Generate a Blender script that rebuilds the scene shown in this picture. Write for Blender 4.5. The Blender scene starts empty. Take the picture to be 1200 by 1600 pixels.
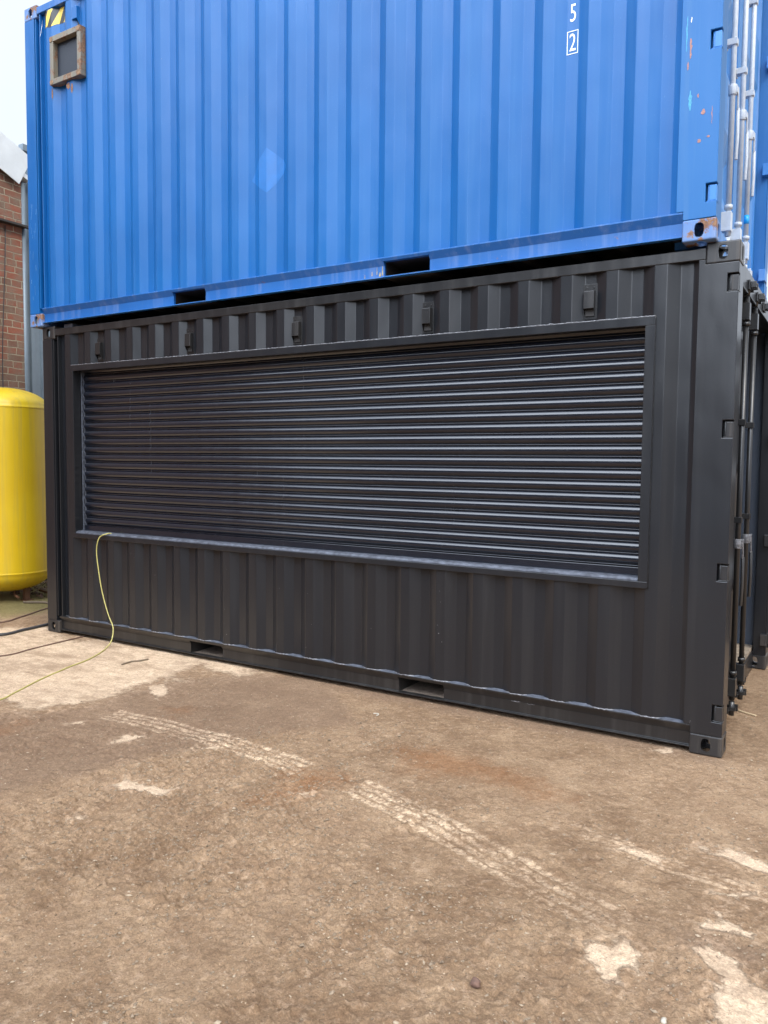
import bpy, bmesh, math, random
import numpy as np
from mathutils import Vector, Matrix
random.seed(7)
rng = np.random.RandomState(11)
S = bpy.context.scene
COL = S.collection
R = math.radians

# ------------------------------------------------------------------ camera
cam_d = bpy.data.cameras.new('camera')
cam = bpy.data.objects.new('camera', cam_d)
COL.objects.link(cam)
yaw, pit, rol = -.54821, -.06494, .00915
f = Vector((math.sin(yaw)*math.cos(pit), math.cos(yaw)*math.cos(pit), math.sin(pit)))
r = Vector((math.cos(yaw), -math.sin(yaw), 0)); u = r.cross(f)
c_, s_ = math.cos(rol), math.sin(rol)
r2 = c_*r + s_*u; u2 = -s_*r + c_*u
cam.matrix_world = Matrix(((r2.x, u2.x, -f.x, .6356), (r2.y, u2.y, -f.y, -4.7439), (r2.z, u2.z, -f.z, 1.6713), (0, 0, 0, 1)))
cam_d.sensor_fit = 'VERTICAL'; cam_d.sensor_height = 24.0; cam_d.sensor_width = 36
cam_d.lens = 24.0*1232.6/1600
cam_d.clip_start = .05; cam_d.clip_end = 1000
S.camera = cam
S.render.resolution_x = 768; S.render.resolution_y = 1024

# ------------------------------------------------------------------ sky and sun
SUN_EL, SUN_AZ = R(48), R(114)          # azimuth from +Y towards +X
W = bpy.data.worlds.new('World'); S.world = W; W.use_nodes = True
nt = W.node_tree; nt.nodes.clear()
out = nt.nodes.new('ShaderNodeOutputWorld'); bg = nt.nodes.new('ShaderNodeBackground')
sky = nt.nodes.new('ShaderNodeTexSky'); sky.sky_type = 'NISHITA'; sky.sun_disc = False
sky.sun_elevation = SUN_EL; sky.sun_rotation = SUN_AZ
sky.air_density = 1.0; sky.dust_density = 3.0; sky.ozone_density = 1.0
hs = nt.nodes.new('ShaderNodeHueSaturation'); hs.inputs['Saturation'].default_value = .42
hs.inputs['Value'].default_value = 1.0
nt.links.new(sky.outputs[0], hs.inputs['Color'])
# thin white cloud veil over the whole sky
tc = nt.nodes.new('ShaderNodeTexCoord'); cn = nt.nodes.new('ShaderNodeTexNoise')
cn.inputs['Scale'].default_value = 2.2; cn.inputs['Detail'].default_value = 5
nt.links.new(tc.outputs['Generated'], cn.inputs['Vector'])
mr = nt.nodes.new('ShaderNodeMapRange'); mr.inputs[1].default_value = .3; mr.inputs[2].default_value = .7
mr.inputs[3].default_value = .72; mr.inputs[4].default_value = .95
nt.links.new(cn.outputs['Fac'], mr.inputs[0])
mx = nt.nodes.new('ShaderNodeMix'); mx.data_type = 'RGBA'
nt.links.new(mr.outputs[0], mx.inputs[0]); nt.links.new(hs.outputs[0], mx.inputs[6])
mx.inputs[7].default_value = (5.3, 5.8, 6.6, 1)
# bright lobe added to the sky so shutter and black paint catch highlights
GLOW_AZ, GLOW_EL = R(188), R(42)
dp = nt.nodes.new('ShaderNodeVectorMath'); dp.operation = 'DOT_PRODUCT'
nrm_ = nt.nodes.new('ShaderNodeVectorMath'); nrm_.operation = 'NORMALIZE'
nt.links.new(tc.outputs['Generated'], nrm_.inputs[0]); nt.links.new(nrm_.outputs[0], dp.inputs[0])
dp.inputs[1].default_value = (math.sin(GLOW_AZ)*math.cos(GLOW_EL), math.cos(GLOW_AZ)*math.cos(GLOW_EL), math.sin(GLOW_EL))
gm = nt.nodes.new('ShaderNodeMapRange'); gm.interpolation_type = 'SMOOTHERSTEP'
gm.inputs[1].default_value = .72; gm.inputs[2].default_value = 1.0; gm.inputs[3].default_value = 1.0; gm.inputs[4].default_value = 7.5
nt.links.new(dp.outputs['Value'], gm.inputs[0])
gs = nt.nodes.new('ShaderNodeVectorMath'); gs.operation = 'SCALE'
nt.links.new(mx.outputs[2], gs.inputs[0]); nt.links.new(gm.outputs[0], gs.inputs[3])
nt.links.new(gs.outputs[0], bg.inputs['Color']); bg.inputs['Strength'].default_value = .15
nt.links.new(bg.outputs[0], out.inputs['Surface'])

sl = bpy.data.lights.new('sun', 'SUN'); sl.energy = 1.8; sl.angle = R(16); sl.color = (1, .95, .87)
sun = bpy.data.objects.new('sun', sl); COL.objects.link(sun)
sd = Vector((math.sin(SUN_AZ)*math.cos(SUN_EL), math.cos(SUN_AZ)*math.cos(SUN_EL), math.sin(SUN_EL)))
sun.rotation_euler = sd.to_track_quat('Z', 'Y').to_euler()
S.view_settings.view_transform = 'Standard'; S.view_settings.look = 'None'
S.view_settings.exposure = 0.36; S.view_settings.gamma = 1

# ------------------------------------------------------------------ materials
def mat(name):
    m = bpy.data.materials.new(name); m.use_nodes = True
    n = m.node_tree; b = n.nodes['Principled BSDF']
    return m, n, b
def N(n, t, **k):
    x = n.nodes.new('ShaderNode'+t)
    for a, v in k.items():
        if a.startswith('i_'): x.inputs[a[2:].replace('_', ' ')].default_value = v
        elif a[0] == 'j' and a[1:].isdigit(): x.inputs[int(a[1:])].default_value = v
        else: setattr(x, a, v)
    return x
def lk(n, a, b): n.links.new(a, b)
def noise(n, co, scale, detail=4, rough=.55, vec=(1, 1, 1), w=None):
    mp = N(n, 'Mapping'); mp.inputs['Scale'].default_value = vec
    lk(n, co, mp.inputs['Vector'])
    x = N(n, 'TexNoise'); x.inputs['Scale'].default_value = scale
    x.inputs['Detail'].default_value = detail; x.inputs['Roughness'].default_value = rough
    if w: mp.inputs['Location'].default_value = w
    lk(n, mp.outputs[0], x.inputs['Vector'])
    return x.outputs['Fac']
def rng_(n, v, a, b, c=0., d=1., smooth=False):
    x = N(n, 'MapRange', j1=a, j2=b, j3=c, j4=d)
    if smooth: x.interpolation_type = 'SMOOTHSTEP'
    lk(n, v, x.inputs[0]); return x.outputs[0]
def mixc(n, fac, a, b):
    x = N(n, 'Mix', data_type='RGBA')
    if isinstance(fac, (int, float)): x.inputs[0].default_value = fac
    else: lk(n, fac, x.inputs[0])
    for s, v in ((6, a), (7, b)):
        if isinstance(v, tuple): x.inputs[s].default_value = (*v, 1)
        else: lk(n, v, x.inputs[s])
    return x.outputs[2]
def math_(n, op, a, b=None, clamp=False):
    x = N(n, 'Math', operation=op, use_clamp=clamp)
    for i, v in ((0, a), (1, b)):
        if v is None: continue
        if isinstance(v, (int, float)): x.inputs[i].default_value = v
        else: lk(n, v, x.inputs[i])
    return x.outputs[0]
def bump(n, b, h, strength=.2, dist=.01, prev=None):
    x = N(n, 'Bump'); x.inputs['Strength'].default_value = strength; x.inputs['Distance'].default_value = dist
    lk(n, h, x.inputs['Height'])
    if prev is not None: lk(n, prev, x.inputs['Normal'])
    if b is not None: lk(n, x.outputs[0], b.inputs['Normal'])
    return x.outputs[0]

def paint(name, col, col2, rough=.4, rvar=.12, dust=(.3, .27, .23), dust_amt=.12, rust=0., rustcol=(.13, .055, .028), wave=.0, spec=.5, chips=0.):
    """sheet-metal paint: tone drift, vertical run-off streaks, dust specks, optional rust and chips"""
    m, n, b = mat(name)
    co = N(n, 'TexCoord').outputs['Object']
    big = noise(n, co, 1.1, 3)
    st = noise(n, co, 5., 5, .6, (3, 3, .12))
    fine = noise(n, co, 55, 4, .6)
    c = mixc(n, rng_(n, big, .35, .65), col, col2)
    sfac = math_(n, 'MULTIPLY', rng_(n, st, .5, .78), dust_amt)
    c = mixc(n, sfac, c, dust)
    sp = noise(n, co, 130, 2, .5)
    c = mixc(n, math_(n, 'MULTIPLY', rng_(n, sp, .70, .74), .35), c, dust)
    rv = rng_(n, st, .35, .75, rough-rvar*.3, rough+rvar)
    if rust > 0:
        a = noise(n, co, 7, 8, .72)
        ra = rng_(n, a, .66-.2*rust, .70-.2*rust)
        rc = mixc(n, rng_(n, fine, .35, .65), rustcol, (.27, .155, .09))
        c = mixc(n, ra, c, rc)
        rv = math_(n, 'MAXIMUM', rv, math_(n, 'MULTIPLY', ra, .85))
    if chips > 0:
        a = noise(n, co, 24, 6, .75, (1, 1, .55), (3, 1, 7))
        ca = rng_(n, a, .72-.12*chips, .735-.12*chips)
        c = mixc(n, ca, c, mixc(n, rng_(n, big, .4, .6), (.32, .34, .40), (.17, .09, .06)))
    lk(n, c, b.inputs['Base Color']); lk(n, rv, b.inputs['Roughness'])
    b.inputs['Specular IOR Level'].default_value = spec
    h1 = bump(n, None, noise(n, co, 2.2, 2, .4, (1.6, 1.6, .8)), .35*max(wave, .001), .03)
    bump(n, b, fine, .12, .002, h1)
    return m

def plain(name, col, rough=.5, metal=0., var=.12, scale=20, bmp=.1):
    m, n, b = mat(name)
    co = N(n, 'TexCoord').outputs['Object']
    v = noise(n, co, scale, 5, .6)
    c = mixc(n, rng_(n, v, .3, .7), tuple(x*(1-var) for x in col), tuple(min(1, x*(1+var)) for x in col))
    lk(n, c, b.inputs['Base Color']); b.inputs['Metallic'].default_value = metal
    lk(n, rng_(n, v, .3, .7, rough-.06, rough+.06), b.inputs['Roughness'])
    bump(n, b, v, bmp, .004)
    return m

M = {}
M['black'] = paint('black_paint', (.0095, .0108, .0138), (.0115, .0122, .0145), .29, dust=(.08, .075, .07), dust_amt=.09, wave=1.0, spec=.60, rvar=.025)
M['black_rail'] = paint('black_rail_paint', (.012, .012, .013), (.015, .0145, .0145), .30, dust=(.12, .11, .10), dust_amt=.22, wave=.6, spec=.6, rvar=.05)
M['black_worn'] = paint('black_casting_paint', (.018, .018, .02), (.026, .025, .025), .32, dust=(.22, .18, .14), dust_amt=.35, wave=.3, chips=.25)
M['shutter'] = paint('black_shutter_paint', (.007, .009, .015), (.009, .011, .017), .17, dust=(.1, .1, .1), dust_amt=.02, wave=.15)
M['shutter'].node_tree.nodes['Principled BSDF'].inputs['Coat Weight'].default_value = .45
M['shutter'].node_tree.nodes['Principled BSDF'].inputs['Coat Roughness'].default_value = .12
M['blue'] = paint('blue_paint', (.0018, .094, .305), (.003, .110, .345), .42, dust=(.08, .21, .40), dust_amt=.18, rust=.0, wave=1.3, chips=.06, spec=.42)
M['blue_rail'] = paint('blue_rail_paint', (.008, .105, .34), (.012, .12, .38), .42, dust=(.32, .36, .48), dust_amt=.3, rust=.06, wave=.5, chips=.35)
M['blue_post'] = paint('blue_post_paint', (.008, .115, .34), (.016, .135, .37), .5, dust=(.12, .22, .36), dust_amt=.3, rust=.0, wave=.6, chips=.1, spec=.4)
M['blue_worn'] = paint('blue_worn_paint', (.04, .16, .44), (.13, .22, .42), .55, dust=(.4, .38, .38), dust_amt=.4, rust=.60, wave=.2, chips=.6)
M['blue_door'] = paint('blue_door_paint', (.02, .17, .48), (.05, .21, .52), .45, dust=(.45, .5, .6), dust_amt=.4, rust=.05, wave=.5, chips=.2)
M['galv'] = plain('galvanised_steel', (.47, .51, .56), .38, 0, .1, 30)
M['bead'] = plain('weld_bead_grey', (.16, .16, .17), .35, .2, .6, 60, .5)
M['dusty'] = plain('dusty_steel', (.095, .105, .13), .35, .2, .5, 25, .25)
M['under'] = plain('dark_underframe', (.028, .022, .018), .7, 0, .5, 6)
M['pane'] = plain('dark_mesh_pane', (.016, .023, .036), .5, 0, .1, 60)
M['winframe'] = paint('bare_window_frame', (.15, .14, .115), (.20, .18, .14), .55, dust=(.34, .28, .2), dust_amt=.5, rust=.80, rustcol=(.12, .07, .045))
M['ply'] = plain('plywood_floor', (.30, .24, .18), .75, 0, .3, 12, .3)
M['dirt'] = plain('dry_dirt', (.17, .13, .10), .9, 0, .4, 30, .4)
M['lining'] = paint('dark_blue_lining', (.045, .06, .088), (.055, .07, .098), .5, dust_amt=.1)
M['white'] = plain('white_marking', (.85, .87, .88), .5, 0, .05, 60)
M['tape_blue'] = plain('bright_blue_tape', (.01, .33, .80), .4)
M['sticker'] = plain('adhesive_residue', (.006, .128, .40), .40, 0, .1, 12)
M['sc_pink'] = plain('scrape_primer', (.34, .17, .14), .6, 0, .3, 90)
M['sc_cyan'] = plain('scrape_cyan', (.04, .28, .48), .5, 0, .3, 90)
M['yellow'] = paint('yellow_tank_paint', (.70, .455, .010), (.76, .53, .018), .33, dust=(.36, .28, .10), dust_amt=.5, wave=.5, chips=.12)
M['rust'] = plain('rusty_steel', (.13, .06, .03), .8, 0, .4, 25, .4)
M['cable_y'] = plain('yellow_cable_sheath', (.44, .40, .13), .45)
M['cable_k'] = plain('black_cable_sheath', (.035, .035, .04), .5)
M['rope'] = plain('brown_cord', (.13, .075, .055), .85)
M['stick'] = plain('dry_stick', (.17, .13, .09), .85)
M['pale_stick'] = plain('pale_splinter', (.55, .42, .26), .8)
M['roof'] = plain('pale_roof_sheet', (.62, .66, .68), .45, .1, .08, 5)
M['clad'] = plain('blue_grey_cladding', (.17, .215, .255), .45, .2, .12, 4)
M['ware'] = plain('dark_brown_sheeting', (.045, .038, .034), .6, 0, .15, 3)
M['added_road'] = plain('dark_asphalt', (.05, .05, .053), .85, 0, .3, 40, .4)
M['pale_blue'] = plain('scratched_pale_blue', (.16, .34, .62), .5, 0, .3, 90)
M['tan'] = plain('scraped_primer_tan', (.36, .29, .17), .6, 0, .4, 90)
M['chipgrey'] = plain('chip_grey', (.20, .20, .20), .6)
M['iron'] = plain('dark_iron', (.03, .027, .025), .6)
M['stone_r'] = plain('brown_stone', (.13, .075, .055), .85, 0, .4, 60, .5)
M['stone_w'] = plain('white_stone', (.42, .38, .31), .8, 0, .15, 60, .4)

def chevron_mat():
    m, n, b = mat('hazard_stripe_tape')
    co = N(n, 'TexCoord').outputs['Object']
    sx = N(n, 'SeparateXYZ'); lk(n, co, sx.inputs[0])
    s = math_(n, 'ADD', sx.outputs[0], math_(n, 'MULTIPLY', sx.outputs[2], -.55))
    fr = math_(n, 'FRACT', math_(n, 'MULTIPLY', s, 8.2))
    c = mixc(n, rng_(n, fr, .50, .52), (.02, .02, .02), (.80, .56, .08))
    lk(n, c, b.inputs['Base Color']); b.inputs['Roughness'].default_value = .4
    return m
M['chev'] = chevron_mat()

def brick_mat():
    m, n, b = mat('old_red_brick')
    co = N(n, 'TexCoord').outputs['Object']
    sx = N(n, 'SeparateXYZ'); lk(n, co, sx.inputs[0])
    cb = N(n, 'CombineXYZ'); lk(n, sx.outputs[1], cb.inputs[0]); lk(n, sx.outputs[2], cb.inputs[1])
    nz = N(n, 'TexNoise'); nz.inputs['Scale'].default_value = 6; lk(n, co, nz.inputs['Vector'])
    vm = N(n, 'VectorMath', operation='MULTIPLY_ADD'); lk(n, nz.outputs['Color'], vm.inputs[0])
    vm.inputs[1].default_value = (.03, .03, 0); lk(n, cb.outputs[0], vm.inputs[2])
    br = N(n, 'TexBrick'); br.inputs['Scale'].default_value = 1
    br.inputs['Brick Width'].default_value = .235; br.inputs['Row Height'].default_value = .086
    br.inputs['Mortar Size'].default_value = .007; br.inputs['Mortar Smooth'].default_value = .3
    br.offset_frequency = 2; br.offset = .5; br.squash = .6; br.squash_frequency = 3
    br.inputs['Color1'].default_value = (.27, .085, .05, 1); br.inputs['Color2'].default_value = (.135, .085, .06, 1)
    br.inputs['Mortar'].default_value = (.36, .31, .22, 1); br.inputs['Bias'].default_value = -.1
    lk(n, vm.outputs[0], br.inputs['Vector'])
    v = noise(n, co, 5, 6, .7)
    c = mixc(n, rng_(n, v, .42, .62, 0, .7), br.outputs['Color'], (.19, .155, .115))
    v2 = noise(n, co, 45, 4, .7)
    c = mixc(n, rng_(n, v2, .5, .75, 0, .5), c, (.12, .075, .05))
    lk(n, c, b.inputs['Base Color']); b.inputs['Roughness'].default_value = .9
    h = math_(n, 'SUBTRACT', math_(n, 'MULTIPLY', v2, .5), br.outputs['Fac'])
    bump(n, b, h, .8, .012)
    return m
M['brick'] = brick_mat()

def gravel_mat():
    m, n, b = mat('loose_gravel')
    at = N(n, 'Attribute', attribute_name='tone'); co = N(n, 'TexCoord').outputs['Object']
    v = noise(n, co, 200, 3)
    c = mixc(n, at.outputs['Fac'], (.085, .056, .036), (.52, .42, .30))
    c = mixc(n, rng_(n, v, .3, .7, 0, .3), c, (.20, .15, .11))
    lk(n, c, b.inputs['Base Color']); b.inputs['Roughness'].default_value = .95; b.inputs['Specular IOR Level'].default_value = .1
    return m
M['gravel'] = gravel_mat()

def ground_mat():
    m, n, b = mat('yard_ground')
    co = N(n, 'TexCoord').outputs['Object']
    def att(k): return N(n, 'Attribute', attribute_name=k).outputs['Fac']
    n1 = noise(n, co, .9, 5, .6); n2 = noise(n, co, 4, 8, .68); n3 = noise(n, co, 26, 8, .72)
    n4 = noise(n, co, 110, 5, .7); n5 = noise(n, co, 9, 7, .75, (1, 1, 1), (5, 9, 2))
    c = mixc(n, rng_(n, n1, .42, .58), (.235, .160, .098), (.315, .225, .145))
    c = mixc(n, rng_(n, n2, .42, .68, 0, .75), c, (.43, .325, .215))
    c = mixc(n, rng_(n, n5, .50, .66, 0, .55), c, (.175, .115, .072))
    c = mixc(n, rng_(n, n3, .50, .64, 0, .5), c, (.46, .36, .26))
    c = mixc(n, rng_(n, n3, .42, .34, 0, .5), c, (.14, .092, .06))
    # damp soil, a darker strip by the container, and rusty stains
    dm = rng_(n, math_(n, 'ADD', att('damp_dark'), math_(n, 'MULTIPLY', math_(n, 'SUBTRACT', n2, .5), .9)), .35, .7, smooth=True)
    c = mixc(n, math_(n, 'MULTIPLY', dm, .55), c, (.205, .145, .104))
    rs = rng_(n, math_(n, 'ADD', att('rust'), math_(n, 'MULTIPLY', math_(n, 'SUBTRACT', n5, .5), 1.2)), .4, 1.0, smooth=True)
    c = mixc(n, math_(n, 'MULTIPLY', rs, .6), c, (.26, .125, .052))
    dk = N(n, 'VectorMath', operation='SCALE'); lk(n, c, dk.inputs[0]); dk.inputs[3].default_value = .87; c = dk.outputs[0]
    # worn pale concrete showing through
    edge = math_(n, 'MULTIPLY', math_(n, 'SUBTRACT', math_(n, 'ADD', math_(n, 'MULTIPLY', n2, .5), math_(n, 'MULTIPLY', n3, .5)), .5), 2.6)
    lf = rng_(n, math_(n, 'ADD', att('pale'), edge), .36, .68, smooth=True)
    lf = math_(n, 'MULTIPLY', lf, rng_(n, n3, .36, .52, .6, 1))
    halo = math_(n, 'MULTIPLY', rng_(n, math_(n, 'ADD', att('pale'), edge), -.15, .55, smooth=True), math_(n, 'MULTIPLY', rng_(n, n3, .44, .60), .32))
    lf = math_(n, 'MAXIMUM', lf, halo)
    lf = math_(n, 'MULTIPLY', lf, rng_(n, n4, .34, .5, .72, 1))
    cc = mixc(n, rng_(n, n5, .36, .62), (.74, .63, .48), (.52, .42, .31))
    cc = mixc(n, rng_(n, n1, .45, .7, 0, .5), cc, (.33, .27, .21))
    cc = mixc(n, rng_(n, n3, .50, .66, 0, .6), cc, (.24, .18, .13))
    st_ = noise(n, co, 3.2, 8, .75, (.55, 1.6, 1), (7, 3, 1))
    cc = mixc(n, rng_(n, st_, .48, .62, 0, .75), cc, (.285, .215, .15))
    c = mixc(n, math_(n, 'MULTIPLY', lf, .92), c, cc)
    # tyre tread prints: pale blocks in ribs across the track
    tu = att('track_u'); tv = att('track_v'); tm = att('track')
    rib = math_(n, 'FRACT', math_(n, 'MULTIPLY', tu, 4.0))
    ribm = rng_(n, math_(n, 'ABSOLUTE', math_(n, 'SUBTRACT', rib, .5)), .30, .42, 1, 0)
    zig = math_(n, 'ADD', math_(n, 'MULTIPLY', tv, 34.), math_(n, 'MULTIPLY', math_(n, 'SINE', math_(n, 'MULTIPLY', tu, 25.)), .35))
    blk = rng_(n, math_(n, 'ABSOLUTE', math_(n, 'SUBTRACT', math_(n, 'FRACT', zig), .5)), .25, .42, 1, .45)
    tr = math_(n, 'MULTIPLY', math_(n, 'MULTIPLY', ribm, blk), tm)
    tr = math_(n, 'MULTIPLY', tr, rng_(n, n3, .40, .56, .05, 1))
    tr = math_(n, 'MULTIPLY', tr, rng_(n, n2, .38, .55, .25, 1))
    c = mixc(n, math_(n, 'MULTIPLY', tr, .68), c, (.68, .565, .42))
    # moss near the tank
    ms = rng_(n, math_(n, 'ADD', att('moss'), math_(n, 'MULTIPLY', math_(n, 'SUBTRACT', n2, .5), 1.2)), .4, .9)
    c = mixc(n, math_(n, 'MULTIPLY', ms, .65), c, (.17, .18, .06))
    # hairline cracks in the compacted surface
    vo = N(n, 'TexVoronoi', feature='DISTANCE_TO_EDGE'); vo.inputs['Scale'].default_value = 1.15
    vd = N(n, 'VectorMath', operation='MULTIPLY_ADD'); wn = N(n, 'TexNoise'); wn.inputs['Scale'].default_value = 4.5; wn.inputs['Detail'].default_value = 6
    lk(n, co, wn.inputs['Vector']); lk(n, wn.outputs['Color'], vd.inputs[0]); vd.inputs[1].default_value = (.35, .35, 0); lk(n, co, vd.inputs[2])
    lk(n, vd.outputs[0], vo.inputs['Vector'])
    ck = math_(n, 'MULTIPLY', rng_(n, vo.outputs['Distance'], .002, .007, 1, 0), rng_(n, n1, .54, .60))
    c = mixc(n, math_(n, 'MULTIPLY', ck, .35), c, (.07, .045, .03))
    # grit
    c = mixc(n, rng_(n, n4, .62, .70, 0, .55), c, (.50, .42, .32))
    c = mixc(n, rng_(n, noise(n, co, 70, 4, .7, (1, 1, 1), (2, 2, 2)), .63, .70, 0, .6), c, (.09, .062, .045))
    # individual grains
    for sc, lo, hi in ((75, .90, 1.10), (210, .84, 1.16)):
        vg = N(n, 'TexVoronoi'); vg.inputs['Scale'].default_value = sc; lk(n, co, vg.inputs['Vector'])
        gsx = N(n, 'SeparateXYZ'); lk(n, vg.outputs['Color'], gsx.inputs[0])
        gr = rng_(n, gsx.outputs[0], 0, 1, lo, hi)
        vs_ = N(n, 'VectorMath', operation='SCALE'); lk(n, c, vs_.inputs[0]); lk(n, gr, vs_.inputs[3]); c = vs_.outputs[0]
    wt = N(n, 'VectorMath', operation='MULTIPLY'); lk(n, c, wt.inputs[0]); wt.inputs[1].default_value = (1.07, .97, .895); c = wt.outputs[0]
    lk(n, c, b.inputs['Base Color'])
    lk(n, rng_(n, n3, .3, .7, .78, .95), b.inputs['Roughness'])
    b.inputs['Specular IOR Level'].default_value = .25
    sm = rng_(n, lf, 0, 1, 1, .45)
    h = bump(n, None, n5, .6, .03)
    h = bump(n, None, math_(n, 'MULTIPLY', n3, sm), .75, .02, h)
    bump(n, b, math_(n, 'MULTIPLY', n4, sm), .9, .007, h)
    return m
M['ground'] = ground_mat()

# ------------------------------------------------------------------ mesh helpers
class MB:
    def __init__(s): s.v = []; s.f = []; s.sm = []
    def add(s, vs, fs, smooth=False):
        o = len(s.v); s.v += [tuple(p) for p in vs]
        for q in fs: s.f.append(tuple(i+o for i in q)); s.sm.append(smooth)
        return s
    def box(s, x0, x1, y0, y1, z0, z1):
        return s.add([(x0, y0, z0), (x1, y0, z0), (x1, y1, z0), (x0, y1, z0), (x0, y0, z1), (x1, y0, z1), (x1, y1, z1), (x0, y1, z1)],
                     [(0, 3, 2, 1), (4, 5, 6, 7), (0, 1, 5, 4), (1, 2, 6, 5), (2, 3, 7, 6), (3, 0, 4, 7)])
    def prism(s, prof, a, b, axis='x'):
        """closed profile extruded; axis x: prof=(y,z); axis z: prof=(x,y); axis y: prof=(x,z)"""
        P = {'x': lambda t, p: (t, p[0], p[1]), 'y': lambda t, p: (p[0], t, p[1]), 'z': lambda t, p: (p[0], p[1], t)}[axis]
        n = len(prof)
        vs = [P(a, p) for p in prof]+[P(b, p) for p in prof]
        fs = [(i, (i+1) % n, n+(i+1) % n, n+i) for i in range(n)]+[tuple(range(n))[::-1], tuple(range(n, 2*n))]
        return s.add(vs, fs)
    def tube(s, pts, rad, seg=10, cap=True):
        pts = [Vector(p) for p in pts]; n = len(pts); vs = []; fs = []
        rads = rad if isinstance(rad, (list, tuple)) else [rad]*n
        t0 = (pts[1]-pts[0]).normalized()
        up = Vector((0, 0, 1)) if abs(t0.z) < .9 else Vector((1, 0, 0))
        nrm = t0.cross(up).normalized()
        for i, p in enumerate(pts):
            t = (pts[min(i+1, n-1)]-pts[max(i-1, 0)]).normalized()
            nrm = (nrm-t*nrm.dot(t)).normalized(); bn = t.cross(nrm)
            for k in range(seg):
                a = 2*math.pi*k/seg
                vs.append(p+(nrm*math.cos(a)+bn*math.sin(a))*rads[i])
        for i in range(n-1):
            for k in range(seg):
                k2 = (k+1) % seg
                fs.append((i*seg+k, i*seg+k2, (i+1)*seg+k2, (i+1)*seg+k))
        s.add(vs, fs, True)
        if cap:
            o = len(s.v)-n*seg
            s.f.append(tuple(o+k for k in range(seg))[::-1]); s.sm.append(False)
            s.f.append(tuple(o+(n-1)*seg+k for k in range(seg))); s.sm.append(False)
        return s
    def lathe(s, prof, cx=0, cy=0, seg=48):
        """prof: list of (r,z)"""
        vs = []; fs = []; n = len(prof)
        for (rr, z) in prof:
            for k in range(seg):
                a = 2*math.pi*k/seg; vs.append((cx+rr*math.cos(a), cy+rr*math.sin(a), z))
        for i in range(n-1):
            for k in range(seg):
                k2 = (k+1) % seg; fs.append((i*seg+k, i*seg+k2, (i+1)*seg+k2, (i+1)*seg+k))
        fs.append(tuple(range(seg))[::-1]); fs.append(tuple((n-1)*seg+k for k in range(seg)))
        return s.add(vs, fs, True)
    def build(s, name, m, parent=None, bevel=0., loc=(0, 0, 0), auto=None, fix=True):
        me = bpy.data.meshes.new(name); me.from_pydata(s.v, [], s.f)
        me.polygons.foreach_set('use_smooth', s.sm); me.update()
        if fix:
            bm = bmesh.new(); bm.from_mesh(me); bmesh.ops.recalc_face_normals(bm, faces=bm.faces); bm.to_mesh(me); bm.free()
        if auto: 
            me.polygons.foreach_set('use_smooth', [True]*len(me.polygons)); me.set_sharp_from_angle(angle=R(auto))
        me.materials.append(m)
        o = bpy.data.objects.new(name, me); COL.objects.link(o); o.location = loc
        if parent is not None: o.parent = parent
        if bevel > 0:
            bv = o.modifiers.new('bevel', 'BEVEL'); bv.width = bevel; bv.segments = 2; bv.limit_method = 'ANGLE'; bv.angle_limit = R(35)
            bv.harden_normals = False
        return o
def tag(o, label=None, cat=None, group=None, kind=None):
    if label: o['label'] = label
    if cat: o['category'] = cat
    if group: o['group'] = group
    if kind: o['kind'] = kind
    return o
def empty(name, loc, rz=0):
    o = bpy.data.objects.new(name, None); COL.objects.link(o); o.location = loc; o.rotation_euler = (0, 0, rz); o.empty_display_size = .2
    return o
def clone(o, parent, loc=None, rot=None):
    c = o.copy(); COL.objects.link(c); c.parent = parent
    if loc is not None: c.location = loc
    if rot is not None: c.rotation_euler = rot
    return c

L, WD, H = 6.058, 2.438, 2.896
# ------------------------------------------------------------------ ISO corner casting mesh (hollow, oblong holes)
def casting_mesh():
    def tmp(mb):
        me = bpy.data.meshes.new('t'); me.from_pydata(mb.v, [], mb.f)
        bm = bmesh.new(); bm.from_mesh(me); bmesh.ops.recalc_face_normals(bm, faces=bm.faces); bm.to_mesh(me); bm.free()
        o = bpy.data.objects.new('t', me); COL.objects.link(o); return o
    base = tmp(MB().box(-.089, .089, -.081, .081, -.059, .059))
    bv = base.modifiers.new('b', 'BEVEL'); bv.width = .009; bv.segments = 3
    def stad(a, b, n=28):
        pts = []
        for k in range(n):
            t = 2*math.pi*k/n
            rr = (abs(math.cos(t)/a)**2.8+abs(math.sin(t)/b)**2.8)**(-1/2.8)
            pts.append((rr*math.cos(t), rr*math.sin(t)))
        return pts
    cut = [tmp(MB().box(-.073, .073, -.065, .065, -.045, .045)),
           tmp(MB().prism(stad(.0255, .0395), -.1, .1, 'y')),
           tmp(MB().prism(stad(.0255, .0395), -.1, .1, 'x')),
           tmp(MB().prism(stad(.030, .055), -.1, .1, 'z'))]
    for c in cut:
        md = base.modifiers.new('c', 'BOOLEAN'); md.operation = 'DIFFERENCE'; md.solver = 'EXACT'; md.object = c
    dg = bpy.context.evaluated_depsgraph_get(); dg.update()
    me = bpy.data.meshes.new_from_object(base.evaluated_get(dg))
    for o in [base]+cut: bpy.data.objects.remove(o)
    me.name = 'corner_casting'
    return me
CAST = casting_mesh()

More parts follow.
